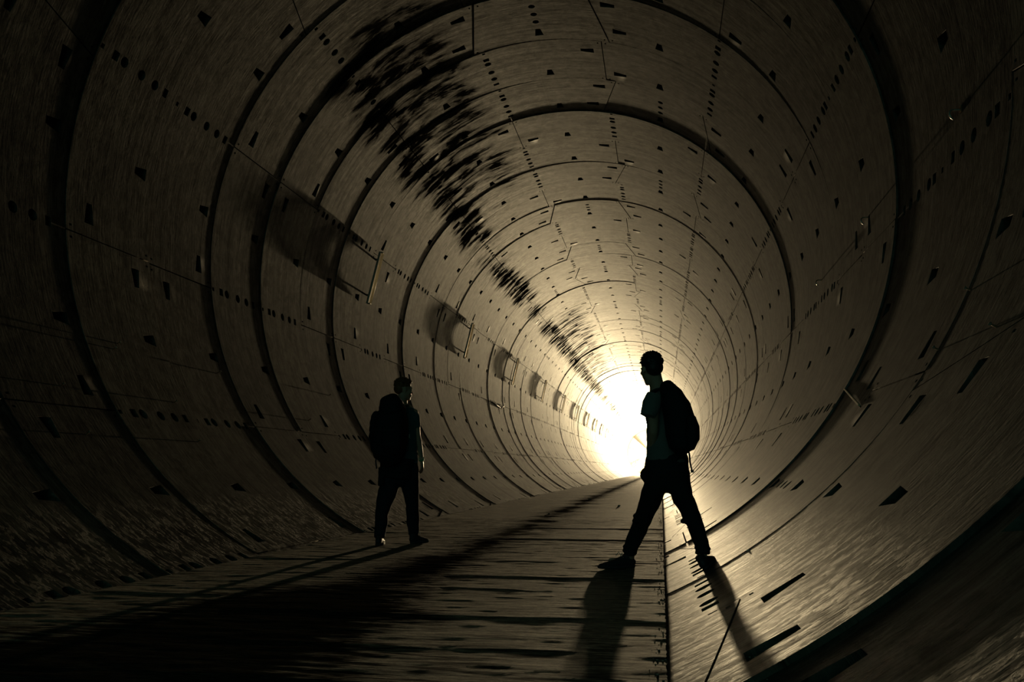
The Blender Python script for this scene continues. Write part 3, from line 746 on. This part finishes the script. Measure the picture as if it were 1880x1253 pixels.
def peg():
    root = empty('wall_peg', (0, 0, 0), 'peg', 'peg', 'steel pegs in the lining')
    bm = bmesh.new(); cyl(bm, (0, 0, -.03), (0, 0, .050), .006, 10); bobj('rod', bm, M['rust'], root, True)
    bm = bmesh.new(); cyl(bm, (0, 0, .040), (0, 0, .054), .012, 6); bobj('nut', bm, M['metal'], root)
    return root
proto = peg()
PEGS = [(.29, -114.5, 'steel peg in the lining, the nearer of two just below the paired bolt pockets'),
        (.36, -113.4, 'steel peg slightly above its twin on the dark side wall'),
        (1.76, -114.6, 'steel peg one ring deeper at the height of the twin pegs'),
        (4.36, -114.1, 'steel peg level with the twin pegs, above the standing man\'s shoulder side'),
        (-.45, -122.1, 'steel peg just above the end of the long joint, nearest the camera'),
        (.80, -122.3, 'steel peg directly above the three round sockets low on the wall'),
        (3.35, -122.1, 'steel peg beside the standing man\'s backpack'),
        (-.47, -129.5, 'steel peg low on the wall below the long joint, nearest the camera'),
        (.79, -129.7, 'steel peg with the thickest long shadow, below the round sockets'),
        (-1.05, 115.6, 'steel peg high on the curved wall beside the striding man, with a long thin shadow'),
        (-1.02, 121.6, 'steel peg at the middle of the wide shadow fan on the curved wall'),
        (-1.71, 121.8, 'steel peg at the frame side of the shadow fan on the curved wall')]
for i, (n, th, lab) in enumerate(PEGS):
    o = proto if i == 0 else copy_tree(proto)
    o.matrix_world = Matrix.Translation(wall_pt(n, th)) @ tangent_frame(th).to_4x4(); o['label'] = lab
def hook():
    root = empty('wall_hook', (0, 0, 0), 'hook', 'hook', 'bent steel hooks in the lining')
    bm = bmesh.new(); pts = [Vector((.0, 0, -.03)), Vector((0, 0, .05))]
    for q in range(7):
        t = q/6*math.pi*.9; pts.append(Vector((.0 + .045*(1-math.cos(t)), -.02*math.sin(t)-.012*q/6, .055+.045*math.sin(t))))
    loft(bm, [(p, .008, .008) for p in smooth_path(pts, 3)], Y_, 10); bobj('bent_rod', bm, M['metal'], root, True)
    bm = bmesh.new(); box(bm, (0, 0, .004), (.03, .025, .005), None, .001); bobj('base_plate', bm, M['rust'], root)
    return root
proto = hook()
HOOKS = [(1.83, 91.2, 'bright bent hook, middle of the three on the side wall above the striding man'),
         (3.86, 92.4, 'bent hook deepest in the tunnel of the three'),
         (-.30, 91.6, 'bent hook closest to the camera, beside the three large round sockets')]
for i, (n, th, lab) in enumerate(HOOKS):
    o = proto if i == 0 else copy_tree(proto)
    o.matrix_world = Matrix.Translation(wall_pt(n, th)) @ tangent_frame(th).to_4x4(); o['label'] = lab
# pale batten caught in the joint
a, b = wall_pt(1.02, 121.4, .012), wall_pt(.09, 125.6, .012)
bm = bmesh.new(); d = b-a; F = Matrix((d.normalized(), tangent_frame(123).col[2].cross(d.normalized()), tangent_frame(123).col[2])).transposed()
box(bm, Vector((0, 0, 0)), (d.length/2, .008, .010), F, .002)
o = bobj('packing_batten', bm, M['timber']); o.location = (a+b)/2
tag(o, 'thin pale batten lying crosswise on the curved wall where two ring joints meet', 'batten')
bm = bmesh.new()
for p, q in (((15.3, -98.2), (16.45, -99.6)), ((16.45, -99.6), (17.0, -97.8))):
    cyl(bm, wall_pt(*p, .03), wall_pt(*q, .03), .018, 10)
o = bobj('wall_pipe', bm, M['dark'], None, True); tag(o, 'bent dark pipe with a pale fitting on the side wall between the men', 'pipe')
bm = bmesh.new(); ball(bm, wall_pt(16.45, -99.4, .04), (.06, .06, .05), None, 1); bobj('fitting', bm, M['metal'], o, True)

# ------------------------------------------------------------------ the light: invented globe lamp on a tripod, standing in for the hidden bright source
root = empty('stand_in_lamp', (LAMP.x, LAMP.y, 0), 'invented glowing globe lamp on a tripod deep in the tunnel, standing in for the bright light hidden behind the striding man', 'lamp')
bm = bmesh.new(); ball(bm, LAMP, (.90, .90, .90), None, 2); bobj('globe', bm, M['globe'], root, True)
bm = bmesh.new(); cyl(bm, (LAMP.x, LAMP.y, .45), (LAMP.x, LAMP.y, LAMP.z-.85), .03); bobj('pole', bm, M['metal'], root, True)
bm = bmesh.new(); cyl(bm, (LAMP.x, LAMP.y, LAMP.z-1.0), (LAMP.x, LAMP.y, LAMP.z-.88), .14, 20); bobj('collar', bm, M['dark'], root, True)
for i in range(3):
    t = i*2*math.pi/3+.4; bm = bmesh.new()
    cyl(bm, (LAMP.x, LAMP.y, 1.1), (LAMP.x+.6*math.cos(t), LAMP.y+.6*math.sin(t), .01), .014); bobj('leg', bm, M['metal'], root, True)

# ------------------------------------------------------------------ loose stones and crumbs
def rock(name, c, s, seed, m, label):
    rr = random.Random(seed); bm = bmesh.new(); bmesh.ops.create_icosphere(bm, subdivisions=2, radius=1)
    for v in bm.verts:
        w = 1+.35*noise.noise(v.co*1.3+Vector((seed*3.1, 0, 0))); v.co = Vector((v.co.x*s[0], v.co.y*s[1], v.co.z*s[2]))*w
    o = bobj(name, bm, m); o.location = Vector(c)+Vector((0, 0, s[2]*.7)); o.rotation_euler = (0, 0, rr.random()*6)
    tag(o, label, name.replace('_', ' '))
def invert(x, y): return (x, y, AZ - math.sqrt(R*R-(x-AX)**2))
rock('stone', invert(.58, 6.1), (.012, .012, .009), 1, M['paper'], 'tiny pale stone on the curved invert beside the striding man\'s rear shoe')
rock('stone', (-2.05, 15.4, 0), (.02, .02, .014), 2, M['stone'], 'small stone alone on the slab between the two men')
rock('paper_scrap', (-1.95, 23.2, 0), (.10, .05, .02), 3, M['paper'], 'crumpled pale scrap on the slab far behind between the two men')
rock('stone', (-.95, 19.0, 0), (.03, .025, .018), 5, M['paper'], 'pale stone on the slab toward the light')
bm = bmesh.new(); rr = random.Random(11)
for i in range(300):
    y = 2.6 + 14*rr.random()**1.6; x = -.02+rr.gauss(0, .02)-.01 if rr.random() < .75 else .30+(7.0-y)*.012+rr.gauss(0, .02)
    if x > 0 and 5.9 < y < 7.2: continue
    z = 0 if x < 0 else AZ-math.sqrt(R*R-(x-AX)**2)
    s = rr.uniform(.002, .005)
    bmesh.ops.create_icosphere(bm, subdivisions=1, radius=1, matrix=Matrix.Translation((x, y, z+s*.4)) @ Matrix.Diagonal((s*rr.uniform(.8, 1.6), s, s*.7, 1)))
o = bobj('gravel', bm, M['stone']); tag(o, 'loose concrete crumbs along the open edge of the slab', 'gravel', kind='stuff')
